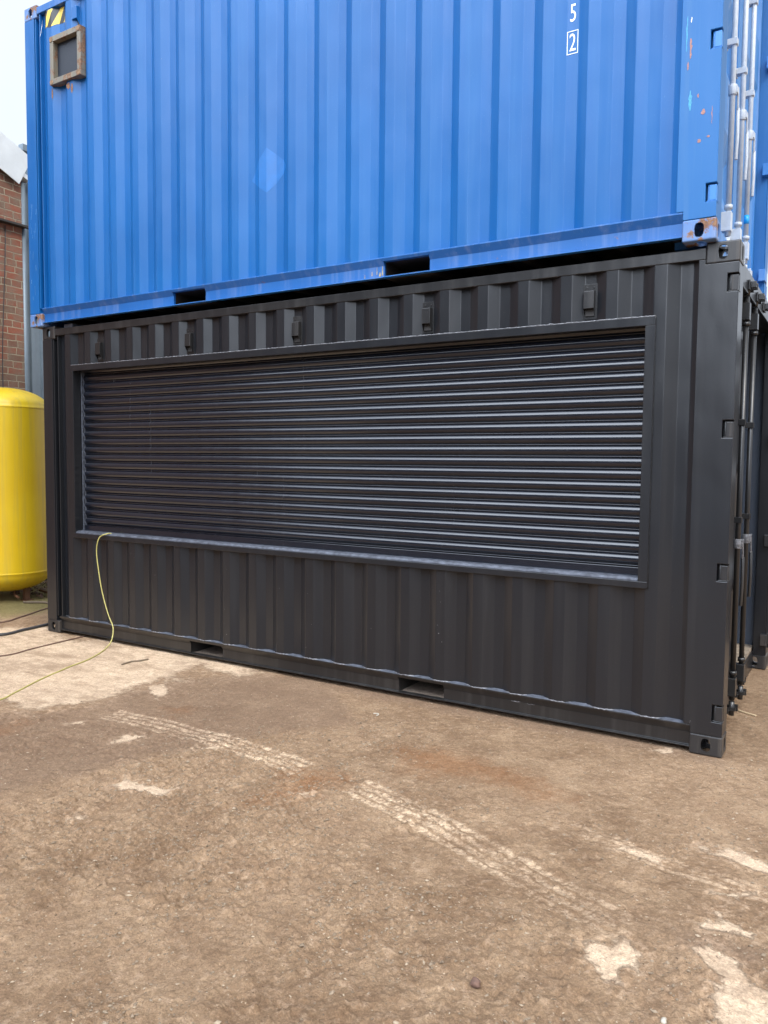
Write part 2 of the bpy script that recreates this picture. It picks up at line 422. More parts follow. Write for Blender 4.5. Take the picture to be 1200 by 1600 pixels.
PITCH = .278
def prof_y(x, x0, yo=.006, depth=.036):
    """depth of the corrugated sheet at x (x0 = centre of an outer flat)"""
    t = ((x-x0)/PITCH) % 1.0
    if t > .5: t = 1-t
    t *= PITCH
    if t < .036: return yo
    if t < .104: return yo+depth*(t-.036)/.068
    return yo+depth
def brk(x0, a, b):
    """all break points of the profile in [a,b]"""
    xs = {round(a, 5), round(b, 5)}
    k0 = int((a-x0)/PITCH)-2; k1 = int((b-x0)/PITCH)+2
    for k in range(k0, k1+1):
        for d in (-.104, -.036, .036, .104):
            x = x0+k*PITCH+d
            if a < x < b: xs.add(round(x, 5))
    return sorted(xs)
def sheet(mb, x0, a, b, z0, z1, t=.003, flip=False, rnd=.0035, yo=.006, nz=1):
    xs = brk(x0, a, b)
    pts = [(x, prof_y(x, x0, yo)) for x in xs]
    # round the folds
    q = [pts[0]]
    for i in range(1, len(pts)-1):
        p0, p, p1 = (np.array(pts[j]) for j in (i-1, i, i+1))
        d0 = (p0-p); d1 = (p1-p); l0 = np.linalg.norm(d0); l1 = np.linalg.norm(d1)
        if l0 < .02 or l1 < .02: q.append(tuple(p)); continue
        q.append(tuple(p+d0/l0*rnd)); q.append(tuple(p+d0/l0*rnd*.25+d1/l1*rnd*.25)); q.append(tuple(p+d1/l1*rnd))
    q.append(pts[-1])
    n = len(q); vs = []; fs = []
    for (yy, zz) in ((0, z0), (0, z1), (t, z0), (t, z1)):
        for (x, y) in q: vs.append((x, (WD-(y+yy)) if flip else (y+yy), zz))
    for i in range(n-1):
        fs += [(i, i+1, n+i+1, n+i), (2*n+i, 3*n+i, 3*n+i+1, 2*n+i+1), (i, 2*n+i, 2*n+i+1, i+1), (n+i, n+i+1, 3*n+i+1, 3*n+i)]
    fs += [(0, n, 3*n, 2*n), (n-1, 3*n-1, 4*n-1, 2*n-1)]
    mb.add(vs, fs)
def panel(parent, name, m, x0, holes, flip=False):
    mb = MB(); a, b, z0, z1 = -L+.222, -.216, .166, H-.09
    if not holes: sheet(mb, x0, a, b, z0, z1, flip=flip)
    else:
        hx0, hx1, hz0, hz1 = holes
        sheet(mb, x0, a, b, z0, hz0, flip=flip); sheet(mb, x0, a, b, hz1, z1, flip=flip)
        sheet(mb, x0, a, hx0, hz0, hz1, flip=flip); sheet(mb, x0, hx1, b, hz0, hz1, flip=flip)
        bm_merge = True
    return mb.build(name, m, parent)
def weld(parent, pts, rad, m=None, name='weld_bead'):
    q = []; rr = []
    for i in range(len(pts)-1):
        a = Vector(pts[i]); b = Vector(pts[i+1]); k = max(1, int((b-a).length/.014))
        for j in range(k):
            q.append(a.lerp(b, j/k)+Vector((random.gauss(0, .0006), random.gauss(0, .0006), random.gauss(0, .0011)))); rr.append(rad*random.uniform(.65, 1.35))
    q.append(Vector(pts[-1])); rr.append(rad)
    return MB().tube(q, rr, 6).build(name, m or M['bead'], parent)

POCK = ((-4.18, -3.82), (-2.14, -1.785))
def container(name, loc, rz, mp, mr_, mc, md, x0, hole, far_open):
    root = empty(name, loc, rz)
    # corner castings
    for i, (x, y, z) in enumerate([(x, y, z) for x in (-.089, -L+.089) for y in (.081, WD-.081) for z in (.059, H-.059)]):
        o = bpy.data.objects.new('corner_casting', CAST); COL.objects.link(o); o.parent = root; o.location = (x, y, z)
        if not CAST.materials: CAST.materials.append(mc)
        o.material_slots[0].link = 'OBJECT'; o.material_slots[0].material = mc
    LZ = (.252, 1.06, 1.864, 2.667)
    # corner posts, door end
    for s in (0, 1):
        Y = (lambda y: y) if s == 0 else (lambda y: WD-y)
        mb = MB()
        def bx(x0_, x1_, y0, y1, z0, z1):
            ya, yb = sorted((Y(y0), Y(y1))); mb.box(x0_, x1_, ya, yb, z0, z1)
        out_ = [(-.214, .1665), (-.177, .1665), (-.177, .1185), (-.0035, .1185)]
        for lz in LZ: out_ += [(-.0035, lz-.05), (-.062, lz-.05), (-.062, lz+.05), (-.0035, lz+.05)]
        out_ += [(-.0035, H-.1185), (-.177, H-.1185), (-.177, 2.805), (-.214, 2.805)]
        ya, yb = sorted((Y(0), Y(.040))); mb.prism(out_, ya, yb, 'y')
        bx(-.012, -.0040, .0401, .17, .1185, H-.1185)
        bx(-.1, -.0125, .055, .17, .119, H-.119)
        post = mb.build('corner_post', mp if mp is not M['blue'] else M['blue_post'], root, bevel=.0035)
        for lz in LZ:
            h = MB()
            ya, yb = sorted((Y(.006), Y(.10)))
            h.box(-.042, -.006, ya, yb-.0 if not s else yb, lz-.043, lz+.040)
            h.tube([(-.046, Y(.022), lz-.046), (-.046, Y(.022), lz+.046)], .0075, 8)
            h.box(-.058, -.002, ya-.0, yb-.03, lz-.049, lz-.043)
            if s: h.box(-.045, .004, 2.215, Y(.09), lz-.045, lz+.045)
            h.build('hinge_lug', mc if mc is M['black_worn'] else md, post, bevel=.003)
    # corner posts, closed end: outer leg, fold and inner lip
    for s in (0, 1):
        Y = (lambda y: y) if s == 0 else (lambda y: WD-y)
        mb = MB()
        def bx(x0_, x1_, y0, y1, z0, z1):
            ya, yb = sorted((Y(y0), Y(y1))); mb.box(x0_, x1_, ya, yb, z0, z1)
        bx(-L+.003, -L+.138, 0, .05, .118, H-.118)
        bx(-L+.003, -L+.02, .05, .16, .118, H-.118)
        bx(-L+.146, -L+.156, .006, .045, .166, H-.1)
        bx(-L+.138, -L+.214, .045, .052, .118, H-.118)
        bx(-L+.212, -L+.222, .004, .045, .166, H-.1)
        mb.build('corner_post', mp, root, bevel=.003)
    # rails
    for s in (0, 1):
        Y = (lambda y: y) if s == 0 else (lambda y: WD-y)
        ya, yb = sorted((Y(.002), Y(.062)))
        MB().box(-L+.178, -.178, ya, yb, 2.806, 2.868).build('top_rail', mr_, root, bevel=.004)
        prof = [(.052, .165), (.002, .165), (.002, .157), (.030, .112), (.030, .040), (.010, .037), (.010, .030), (.052, .030)]
        mb = MB(); xa = -L+.178
        for (p0, p1) in POCK+((-.178, None),):
            mb.prism([(Y(y), z) for y, z in prof], xa, p0, 'x')
            if p1 is not None:
                mb.prism([(Y(y), z) for y, z in [(.052, .165), (.002, .165), (.002, .157), (.012, .1401), (.052, .1401)]], p0, p1, 'x')
                ya, yb = sorted((Y(.008), Y(.052))); mb.box(p0, p1, ya, yb, .030, .038)
                xa = p1
        mb.build('bottom_rail', mr_, root, bevel=.0015)
    # fork pocket tunnels
    for (p0, p1) in POCK:
        mb = MB()
        for a, b in ((p0-.006, p0), (p1, p1+.006)): mb.box(a, b, .053, WD-.053, .031, .14)
        mb.box(p0, p1, .053, WD-.053, .141, .146)
        fp = mb.build('fork_pocket', M['iron'] if mp is M['black'] else M['under'], root)
        MB().box(p0+.0005, p1-.0005, .053, WD-.053, .028, .0345).build('pocket_base', M['dirt'] if mp is M['black'] else M['under'], fp)
    # underframe cross members, floor, roof
    xs = [x for x in np.arange(-5.75, -.2, .305) if not any(a-.06 < x < b+.06 for a, b in POCK)]
    for x in xs:
        MB().box(x, x+.045, .06, WD-.06, .045, .14).build('cross_member', M['under'], root)
    MB().box(-L+.06, -.11, .054, WD-.054, .148, .172).build('floor', M['ply'], root)
    mb = MB(); n = 27
    for i in range(n):
        xa = -L+.18+i*(L-.36)/n; w = (L-.36)/n
        mb.box(xa, xa+w*.5, .063, WD-.063, 2.852, 2.858); mb.box(xa+w*.5, xa+w, .063, WD-.063, 2.866, 2.872)
        mb.box(xa+w*.5-.0015, xa+w*.5+.0015, .064, WD-.064, 2.8585, 2.8655)
    mb.build('roof', mr_, root)
    # long side panels
    panel(root, 'side_panel', mp, x0, hole)
    panel(root, 'side_panel', mp, x0, None, True)
    # closed end panel (vertical corrugations across the width)
    mb = MB(); ys = np.linspace(.16, WD-.16, 36); z0, z1 = .13, H-.09
    for i in range(35):
        d = [0, .02, .045, .02][i % 4]; e = [0, .02, .045, .02][(i+1) % 4]
        mb.add([(-L+.02+d, ys[i], z0), (-L+.02+e, ys[i+1], z0), (-L+.02+e, ys[i+1], z1), (-L+.02+d, ys[i], z1),
                (-L+.023+d, ys[i], z0), (-L+.023+e, ys[i+1], z0), (-L+.023+e, ys[i+1], z1), (-L+.023+d, ys[i], z1)],
               [(0, 1, 2, 3), (7, 6, 5, 4), (0, 4, 5, 1), (3, 2, 6, 7)])
    mb.build('end_panel', mp, root)
    MB().box(-L+.01, -L+.1, .163, WD-.163, 2.80, 2.868).build('end_header', mr_, root, bevel=.004)
    MB().box(-L+.01, -L+.1, .163, WD-.163, .02, .128).build('end_sill', mr_, root, bevel=.004)
    # door end frame
    MB().box(-.17, -.030, .163, WD-.163, 2.715, 2.852).build('door_header', mp if mp is M['black'] else md, root, bevel=.005)
    sx = -.098 if far_open else -.04
    mb = MB(); mb.box(-.25, sx, .163, WD-.163, .004, .147)
    mb.box(-.25, sx-.012, .163, WD-.163, .1475, .156)
    mb.build('door_sill', mp if mp is M['black'] else md, root, bevel=.004)
    hw = M['black_rail'] if mp is M['black'] else M['galv']
    for y in (.64, 1.05, 1.42):
        for z, n_ in ((2.765, 1), (.105, -1)):
            k = MB(); zc = z
            xo = -.029 if z > 1 else sx+.001
            k.box(xo, xo+.012, y-.055, y+.055, zc-.03, zc+.03)
            k.box(xo+.012, xo+.045, y-.045, y-.028, zc-.02, zc+.02); k.box(xo+.012, xo+.045, y+.028, y+.045, zc-.02, zc+.02)
            k.tube([(xo+.012, y-.036, zc), (xo+.05, y-.036, zc)], .006, 6)
            k.build('cam_keeper', hw, root, bevel=.003)
    # doors
    def door(y0, y1, rods, hy, closed=True):
        xd = -.092
        mb = MB(); z0, z1 = .165, 2.705
        fr = .06
        mb.box(xd-.03, xd, y0, y0+fr, z0, z1); mb.box(xd-.03, xd, y1-fr, y1, z0, z1)
        mb.box(xd-.03, xd, y0+fr, y1-fr, z1-.06, z1); mb.box(xd-.03, xd, y0+fr, y1-fr, z0, z0+.06)
        dm = md if mp is not M['black'] else mp
        dr = mb.build('door', dm, root, bevel=.004)
        # horizontally pressed leaf: trapezoid recesses with sloped ends
        mb = MB(); zz = z0+.06; nP = 3; hh = (z1-.06-zz)/nP
        for i in range(nP):
            a = zz+i*hh; b = a+hh
            e = [(a, 0), (a+hh*.2, 0), (a+hh*.38, -.045), (a+hh*.62, -.045), (a+hh*.8, 0), (b, 0)]
            for j in range(5):
                (za, da), (zb, db) = e[j], e[j+1]; s0 = .10*(da < 0); s1 = .10*(db < 0)
                X = xd-.006
                mb.add([(X+da, y0+fr+s0, za), (X+da, y1-fr-s0, za), (X+db, y1-fr-s1, zb), (X+db, y0+fr+s1, zb)], [(0, 1, 2, 3)])
                if s0 or s1:
                    mb.add([(X, y0+fr, za), (X+da, y0+fr+s0, za), (X+db, y0+fr+s1, zb), (X, y0+fr, zb)], [(0, 1, 2, 3)])
                    mb.add([(X, y1-fr, za), (X, y1-fr, zb), (X+db, y1-fr-s1, zb), (X+da, y1-fr-s0, za)], [(0, 1, 2, 3)])
        mb.build('door_leaf', dm, dr, fix=False)
        for y in rods:
            k = MB(); x = -.040
            k.tube([(x, y, .17), (x, y, 2.70)], .0165, 12)
            for z in (.115, 2.755):
                k.tube([(x, y, z-.045), (x, y, z+.045)], .0175, 10)
                k.box(x-.012, x+.026, y-.022, y+.046, z-.012, z+.008); k.box(x+.005, x+.034, y+.020, y+.050, z-.022, z+.016)
            for z in (.345, 2.535): k.tube([(x, y, z-.012), (x, y, z+.012)], .024, 12)
            rod = k.build('lock_rod', hw, dr)
            for z, hgt in ((.255, .125), (2.61, .115)):
                k = MB(); k.box(xd, xd+.012, y-.062, y+.045, z-hgt/2, z+hgt/2)
                k.box(xd+.012, x+.022, y-.030, y+.030, z-hgt/2+.004, z+hgt/2-.004)
                for zz2 in (-.04, 0, .04): k.tube([(xd+.006, y-.048, z+zz2), (xd+.020, y-.048, z+zz2)], .008, 8)
                k.build('rod_bracket', hw, dr, bevel=.004)
            for z in (1.32, 1.93):
                k = MB(); k.box(xd, xd+.010, y-.055, y+.05, z-.02, z+.02); k.box(xd+.01, x+.021, y-.024, y+.024, z-.019, z+.019)
                k.tube([(xd+.008, y-.042, z), (xd+.018, y-.042, z)], .007, 8)
                k.build('rod_bracket', hw, dr, bevel=.003)
            zh = hy
            k = MB(); k.tube([(x, y, zh-.03), (x, y, zh+.03)], .025, 12)
            k.box(x+.005, x+.030, y-.012, y+.03, zh-.020, zh+.020)
            if closed:
                k.add([(x+.020, y+.020, zh+.018), (x+.030, y+.020, zh+.018), (x+.030, y+.050, zh-.10), (x+.020, y+.050, zh-.10),
                       (x+.020, y+.050, zh+.030), (x+.030, y+.050, zh+.030), (x+.030, y+.075, zh-.09), (x+.020, y+.075, zh-.09)],
                      [(0, 1, 2, 3), (4, 7, 6, 5), (0, 4, 5, 1), (1, 5, 6, 2), (2, 6, 7, 3), (3, 7, 4, 0)])
                k.build('door_handle', hw if mp is not M['black'] else M['bead'], dr, bevel=.0015); k = MB()
                k.tube([(x+.025, y+.062, zh-.09), (x+.028, y+.055, zh-.26), (x+.024, y+.050, zh-.40)], .011, 8)
            if k.v: k.build('handle_lever' if closed else 'door_handle', hw, dr, bevel=.0015)
        return dr
    d1 = door(.175, 1.214, (.64, 1.05), 1.17 if mp is M['black'] else 1.04)
    d2 = door(1.224, WD-.175, (1.42,), 1.17 if mp is M['black'] else 1.04)
    if far_open:   # the far leaf stands swung right back against the far side
        px, py = -.03, WD+.02
        d2.matrix_local = Matrix.Translation((px, py, 0)) @ Matrix.Rotation(R(-268), 4, 'Z') @ Matrix.Translation((.035, -(WD-.16), 0))
    return root

# ================================================================== BLACK CONTAINER
BX0 = -.418
HOLE = (-5.64, -.445, .94, 2.51)
black = container('shipping_container', (0, 0, 0), 0, M['black'], M['black_rail'], M['black_worn'], M['black'], BX0, HOLE, True)
tag(black, 'matt black shipping container on the ground with a long closed roller shutter in its side', 'container')
def profpath(a, b, z, x0, dy=-.001): return [(x, prof_y(x, x0)+dy, z) for x in brk(x0, a, b)]

fx0, fx1, fz0, fz1 = -5.650, -.440, .932, 2.518
mb = MB()
mb.box(fx0, fx1, -.006, .075, fz1-.052, fz1)
mb.box(fx0, fx1, -.006, .075, fz0, fz0+.040)
mb.box(fx0, fx0+.030, -.004, .074, fz0+.040, fz1-.052); mb.box(fx1-.056, fx1, -.004, .074, fz0+.040, fz1-.052)
mb.box(fx0+.002, fx1-.002, .076, .30, fz1-.050, fz1-.044)
mb.build('shutter_frame', M['black'], black, bevel=.0025)
weld(black, [(fx0, -.003, fz1+.001), (fx1, -.003, fz1+.001)], .0035)
weld(black, profpath(fx0, fx1, fz1+.002, BX0), .004)
weld(black, [(fx1+.002, .0, fz0), (fx1+.002, .0, fz1)], .0025, M['black_rail'])
# ledge beads where the corrugated sheet meets the bottom rail
pp = profpath(-5.83, -.22, .1665, BX0, -.002)
weld(black, pp, .0045)
# spatter and dust lying on the ledge in the hollows
mb = MB()
k = int((-5.8-BX0)/PITCH)-1
for i in range(k, 1):
    c = BX0+i*PITCH+PITCH/2
    if c > -.25 or c < -5.8: continue
    a = [(c-.104, .006), (c-.036+random.uniform(-.01, .01), .039), (c+.036, .039), (c+.104, .006)]
    z = .1656+random.uniform(.001, .003)
    mb.add([(a[0][0], .0035, .1657), (a[3][0], .0035, .1657), (a[2][0], a[2][1], z+.006), (a[1][0], a[1][1], z+.006)], [(0, 1, 2, 3)])
mb.build('rail_ledge', M['dusty'], black)
MB().box(-L+.3, -.104, WD-.066, WD-.056, .173, 2.80).build('inner_lining', M['lining'], black)
# roller shutter curtain
sx0, sx1 = -5.584, -.508
zs0, zs1 = 1.046, 2.62
p = .0731; mb = MB(); prof = []
z = zs0
while z < zs1:
    for k in range(6):
        a = math.pi*k/6; prof.append((.098-.005*math.sin(a), z+.011*k/6))
    prof.append((.101, z+.0115))
    for k in range(11):
        a = math.pi*k/11; prof.append((.098-.0165*math.sin(a)**.8, z+.013+(p-.0145)*k/11))
    prof.append((.101, z+p-.001))
    z += p
prof += [(.106, z), (.106, zs0)]
mb.prism(prof, sx0, sx1, 'x')
sh = mb.build('roller_shutter', M['shutter'], black, auto=50)
# end locks riding in the guides, one row per side
for nm, xx in (('end_lock', sx0), ('end_lock', sx1)):
    mb = MB(); z = zs0; d = -.014 if xx < -1 else .008; o_ = [(xx+(.002 if d < 0 else -.002), zs0), (xx+d*.35, zs0)]
    while z < 2.46:
        o_ += [(xx+d*.35, z+.020), (xx+d, z+.022), (xx+d, z+.050), (xx+d*.35, z+.052)]; z += p
    o_ += [(xx+d*.35, z), (xx+(.002 if d < 0 else -.002), z)]
    mb.prism(o_, .086, .094, 'y')
    mb.build(nm, M['dusty'], sh)
MB().box(sx0, sx1, .076, .104, .985, 1.044).build('bottom_bar', M['shutter'], sh, bevel=.003)
for x0_, x1_ in ((-5.618, -5.600), (-.4965, -.490)):
    mb = MB(); mb.box(x0_, x1_, .079, .086, fz0+.041, fz1-.053); mb.box(x0_, x1_, .108, .116, fz0+.041, fz1-.053)
    if x0_ < -1: mb.box(x0_-.0005, x0_+.003, .0861, .1079, fz0+.041, fz1-.053)
    else: mb.box(x1_-.003, x1_+.0005, .0861, .1079, fz0+.041, fz1-.053)
    mb.build('guide_channel', M['dusty'] if x0_ < -1 else M['black_rail'], black)
# dusty round-edged sill
mb = MB(); prof = [(.001, .9725), (.0005, .978), (.006, .9835)]+[(.008+.030*(1-math.cos(a)), .9835+.012*math.sin(a)) for a in np.linspace(.1, math.pi/2, 6)]+[(.100, .9955), (.100, .9725)]
mb.prism(prof, fx0+.032, fx1-.058, 'x'); mb.build('sill', M['dusty'], black, auto=50)
# vents
def vent(parent, xc, zc, y, m, name='vent'):
    mb = MB(); mb.box(xc-.043, xc+.043, y-.004, y, zc-.105, zc+.105)
    for dx in (-.022, .022): mb.tube([(xc+dx, y-.0045, zc+.083), (xc+dx, y-.007, zc+.083)], .0065, 8)
    v = mb.build(name, m, parent, bevel=.0015)
    # domed hood open at the bottom with cheeks
    a, b = xc-.031, xc+.031
    mb = MB()
    mb.add([(a, y-.004, zc+.066), (b, y-.004, zc+.066), (b, y-.038, zc+.058), (a, y-.038, zc+.058), (a, y-.040, zc-.045), (b, y-.040, zc-.045),
            (a, y-.010, zc-.088), (b, y-.010, zc-.088), (a, y-.004, zc-.088), (b, y-.004, zc-.088), (a, y-.010, zc-.045), (b, y-.010, zc-.045)],
           [(0, 3, 2, 1), (3, 4, 5, 2), (0, 8, 6, 4, 3), (1, 2, 5, 7, 9), (4, 10, 11, 5), (6, 8, 9, 7)])
    mb.build('vent_hood', m, v, bevel=.002, fix=True)
    MB().box(a+.003, b-.003, y-.009, y-.0055, zc-.086, zc-.046).build('vent_grille', M['iron'], v)
    return v
for k in range(5): vent(black, BX0-PITCH/2-PITCH-1.112*k, 2.642, .041, M['black_rail'])
# scuffs on the black paint
def scrape(parent, m, pts, y, name='paint_scrape', w=.006):
    """thin irregular fleck or scratch just proud of a face in the local XZ plane"""
    mb = MB(); n = len(pts); top = []; bot = []
    for i, (x, z) in enumerate(pts):
        q = w*(.25+.75*math.sin(math.pi*(i+.5)/n))*random.uniform(.6, 1.3)
        top.append((x, y, z+q)); bot.append((x, y, z-q))
    for i in range(n-1):
        mb.add([bot[i], bot[i+1], top[i+1], top[i]], [(0, 1, 2, 3)])
    return mb.build(name, m, parent, fix=False)
def wig(x0, z0, x1, z1, n=9, a=.006):
    return [(x0+(x1-x0)*i/n+random.uniform(-a, a)*.3, z0+(z1-z0)*i/n+random.uniform(-a, a)) for i in range(n+1)]
scrape(black, M['bead'], wig(-1.32, .118, -1.13, .112, 10, .008), .0285, w=.003)
scrape(black, M['bead'], wig(-.18, .175, -.172, .190, 4, .004), -.001, w=.003)

for _ in range(22):   # small chips in the new paint, on the outer flats low down and on the rail
    k = random.randint(2, 19); x = BX0-PITCH*k+random.uniform(-.03, .03); z = random.uniform(.22, .88)
    q = random.uniform(.0015, .004)
    MB().prism([(x+q*random.uniform(.5, 1.3)*math.cos(t), z+q*random.uniform(.5, 1.3)*math.sin(t)) for t in np.linspace(0, 2*math.pi, 8)[:-1]], .0046, .0058, 'y').build('paint_chip', M['chipgrey'], black)
# ================================================================== BLUE CONTAINER
UX0 = -.704
WIN = (-5.66, -5.26, 2.13, 2.53)
blue = container('shipping_container', (-.1189, -.0667, H+.001), -.00396, M['blue'], M['blue_rail'], M['blue_worn'], M['blue_door'], UX0, WIN, False)
tag(blue, 'weathered blue shipping container stacked on top of the black one, with a small square window', 'container')
# window: welded angle frame, four bars, dark mesh behind
w0, w1, q0, q1 = WIN
mb = MB()
mb.box(w0-.012, w1+.012, -.020, .046, q1-.038, q1+.010); mb.box(w0-.012, w1+.012, -.020, .046, q0-.010, q0+.038)
mb.box(w0-.012, w0+.036, -.018, .045, q0+.038, q1-.038); mb.box(w1-.036, w1+.012, -.018, .045, q0+.038, q1-.038)
win = mb.build('window', M['winframe'], blue, bevel=.003)
MB().box(w0+.03, w1-.03, .030, .036, q0+.03, q1-.03).build('pane', M['pane'], win)
for cx, cz in ((w0+.012, q0+.014), (w1-.012, q0+.014), (w0+.012, q1-.014), (w1-.012, q1-.014)):
    mb = MB(); pts = [(cx+random.uniform(.018, .026)*math.cos(a), cz+random.uniform(.018, .026)*math.sin(a)) for a in np.linspace(0, 2*math.pi, 9)[:-1]]
    mb.prism(pts, -.0225, -.0205, 'y'); mb.build('corner_weld', plain('corner_weld_rust', (.25, .15, .08), .7, 0, .4, 60), win)
vent(blue, UX0-PITCH*16.5-.06, 2.67, .041, M['blue'])
def rustflake(x, z, w, h, y, m):
    pts = []
    for i in range(12):
        a = 2*math.pi*i/12; q = random.uniform(.55, 1.1); pts.append((x+w/2*q*math.cos(a), z+h/2*q*math.sin(a)))
    MB().prism(pts, y-.0008, y, 'y').build('rust_patch', m, blue)
RF = plain('rust_patch_surface', (.24, .12, .065), .8, 0, .5, 80)
for (x, z, w, h) in [(-5.690, 2.20, .022, .13), (-5.675, 2.06, .02, .12)]: rustflake(x, z, w, h, .0052, RF)
for (x, z, w, h) in [(-5.45, 2.075, .07, .07), (-5.40, 2.05, .03, .10)]: rustflake(x, z, w, h, .0052, RF)
# draped tapes / residue that follow the folds
def drape(parent, name, m, outline, x0, off=.0012):
    """outline(x) -> (z_low, z_high)"""
    a, b, fn = outline
    xs = sorted(set(brk(x0, a, b)) | set(np.round(np.linspace(a, b, 16), 5)))
    mb = MB()
    for i in range(len(xs)-1):
        (l0, h0), (l1, h1) = fn(xs[i]), fn(xs[i+1]); y0, y1 = prof_y(xs[i], x0)-off, prof_y(xs[i+1], x0)-off
        mb.add([(xs[i], y0, l0), (xs[i+1], y1, l1), (xs[i+1], y1, h1), (xs[i], y0, h0)], [(0, 1, 2, 3)])
    return mb.build(name, m, parent, fix=False)
drape(blue, 'hazard_tape', M['chev'], (-5.80, -5.52, lambda x: (2.655+.010*math.sin(x*40)+max(0, (x+5.60))*.3, 2.80)), UX0)
scrape(blue, M['white'], [(-5.83, 2.60), (-5.82, 2.63), (-5.81, 2.66), (-5.80, 2.69), (-5.795, 2.73)], .002, 'peeling_tape', .012)
def dia(x):
    xs = [-3.34, -3.30, -3.17, -3.03, -3.00]
    hi = [.90, .96, 1.10, .99, .95]; lo = [.89, .86, .77, .90, .93]
    return float(np.interp(x, xs, lo)), float(np.interp(x, xs, hi))
drape(blue, 'sticker_residue', M['sticker'], (-3.34, -3.00, dia), UX0)
# number characters stencilled down an inner flat
def text(body, size, parent, name, x, y, z, m, sx=1.0):
    cu = bpy.data.curves.new('t', 'FONT'); cu.body = body; cu.size = size; cu.align_x = 'CENTER'; cu.extrude = .0004; cu.offset = -.0005
    o = bpy.data.objects.new('t', cu); COL.objects.link(o)
    dg = bpy.context.evaluated_depsgraph_get(); dg.update()
    me = bpy.data.meshes.new_from_object(o.evaluated_get(dg)); bpy.data.objects.remove(o)
    me.transform(Matrix.Rotation(R(90), 4, 'X') @ Matrix.Diagonal((sx, 1, 1, 1)))
    me.materials.clear(); me.materials.append(m); me.name = name
    ob = bpy.data.objects.new(name, me); COL.objects.link(ob); ob.parent = parent; ob.location = (x, y, z); return ob
NX = UX0-PITCH/2-.002; ny = .0408
text('2', .145, blue, 'stencil_number', NX, ny, 1.218, M['white'], .62)
text('5', .145, blue, 'stencil_number', NX, ny, 1.388, M['white'], .62)
text('7', .145, blue, 'stencil_number', NX, ny, 1.545, M['white'], .62)
mb = MB()
a, b, z0, z1, t = NX-.034, NX+.034, 1.200, 1.334, .004
mb.box(a, b, ny-.0004, ny+.0003, z0, z0+t); mb.box(a, b, ny-.0004, ny+.0003, z1-t, z1)
mb.box(a, a+t, ny-.0004, ny+.0003, z0+t, z1-t); mb.box(b-t, b, ny-.0004, ny+.0003, z0+t, z1-t)
mb.build('stencil_box', M['white'], blue)
# coloured scrapes on the door post
py = -.0012
def vfleck(x, z0, z1, w, m):
    n = 10; mb = MB(); L_ = []; R_ = []
    for i in range(n+1):
        z = z0+(z1-z0)*i/n; q = w*(.3+.7*math.sin(math.pi*(i+.3)/(n+.6)))*random.uniform(.5, 1.2); c = x+random.uniform(-.002, .002)
        L_.append((c-q, py, z)); R_.append((c+q, py, z))
    for i in range(n): mb.add([L_[i], R_[i], R_[i+1], L_[i+1]], [(0, 1, 2, 3)])
    mb.build('paint_scrape', m, blue, fix=False)
def sp(u, v):
    return (-.26+.119+(u-1085)*.00345+(v-100)*.00035, 3.854-H+(100-v)*.00362+(u-1085)*.0006)
for (uu, v0, v1, w, k) in [(1077, 28, 80, .004, 'sc_cyan'), (1075, 138, 168, .010, 'sc_cyan'), (1081, 62, 92, .007, 'sc_pink'), (1075, 95, 107, .005, 'sc_pink'),
                        (1087, 147, 153, .005, 'sc_pink'), (1093, 172, 180, .012, 'sc_pink'), (1084, 214, 219, .012, 'sc_pink'), (1098, 213, 216, .010, 'sc_pink'), (1105, 172, 198, .0025, 'sc_pink'), (1085, 32, 40, .003, 'white')]:
    xa, za = sp(uu, v1); xb, zb = sp(uu, v0); vfleck((xa+xb)/2, za, zb, w, M[k])
for _ in range(16):
    x = random.uniform(-L+.02, -L+.12); z = random.uniform(.25, 1.25); n = 6; q = random.uniform(.0008, .002); l_ = random.uniform(.02, .09); t_ = random.uniform(-.3, .3)
    mb = MB()
    for i in range(n): 
        z0_, z1_ = z+l_*i/n, z+l_*(i+1)/n; mb.add([(x-q+t_*l_*i/n, -.001, z0_), (x+q+t_*l_*i/n, -.001, z0_), (x+q+t_*l_*(i+1)/n, -.001, z1_), (x-q+t_*l_*(i+1)/n, -.001, z1_)], [(0, 1, 2, 3)])
    mb.build('paint_scrape', M['pale_blue'], blue, fix=False)
for (x, z0_, z1_, w_) in [(-2.24, .055, .085, .006), (-2.20, .06, .12, .004), (-2.175, .045, .075, .010), (-2.155, .05, .125, .006), (-2.30, .045, .07, .004)]:
    n = 6; mb = MB()
    for i in range(n):
        a0, a1 = [w_*(1-.8*k/n)*random.uniform(.7, 1.2) for k in (i, i+1)]
        mb.add([(x-a0, .0292, z0_+(z1_-z0_)*i/n), (x+a0, .0292, z0_+(z1_-z0_)*i/n), (x+a1, .0292, z0_+(z1_-z0_)*(i+1)/n), (x-a1, .0292, z0_+(z1_-z0_)*(i+1)/n)], [(0, 1, 2, 3)])
    mb.build('paint_scrape', M['tan'], blue, fix=False)
mb = MB(); mb.tube([(-.040, 1.42, .44), (-.040, 1.42, .50)], .0175, 12)
mb.build('blue_tape', M['tape_blue'], blue)
mb = MB()   # small loose spacer under the blue rail
tag(MB().box(-5.78, -5.66, .03, .09, H-.022, H+.010).build('packing_block', M['dusty'], None, bevel=.004), 'small grey packing block wedged under the left end of the blue container', 'block')

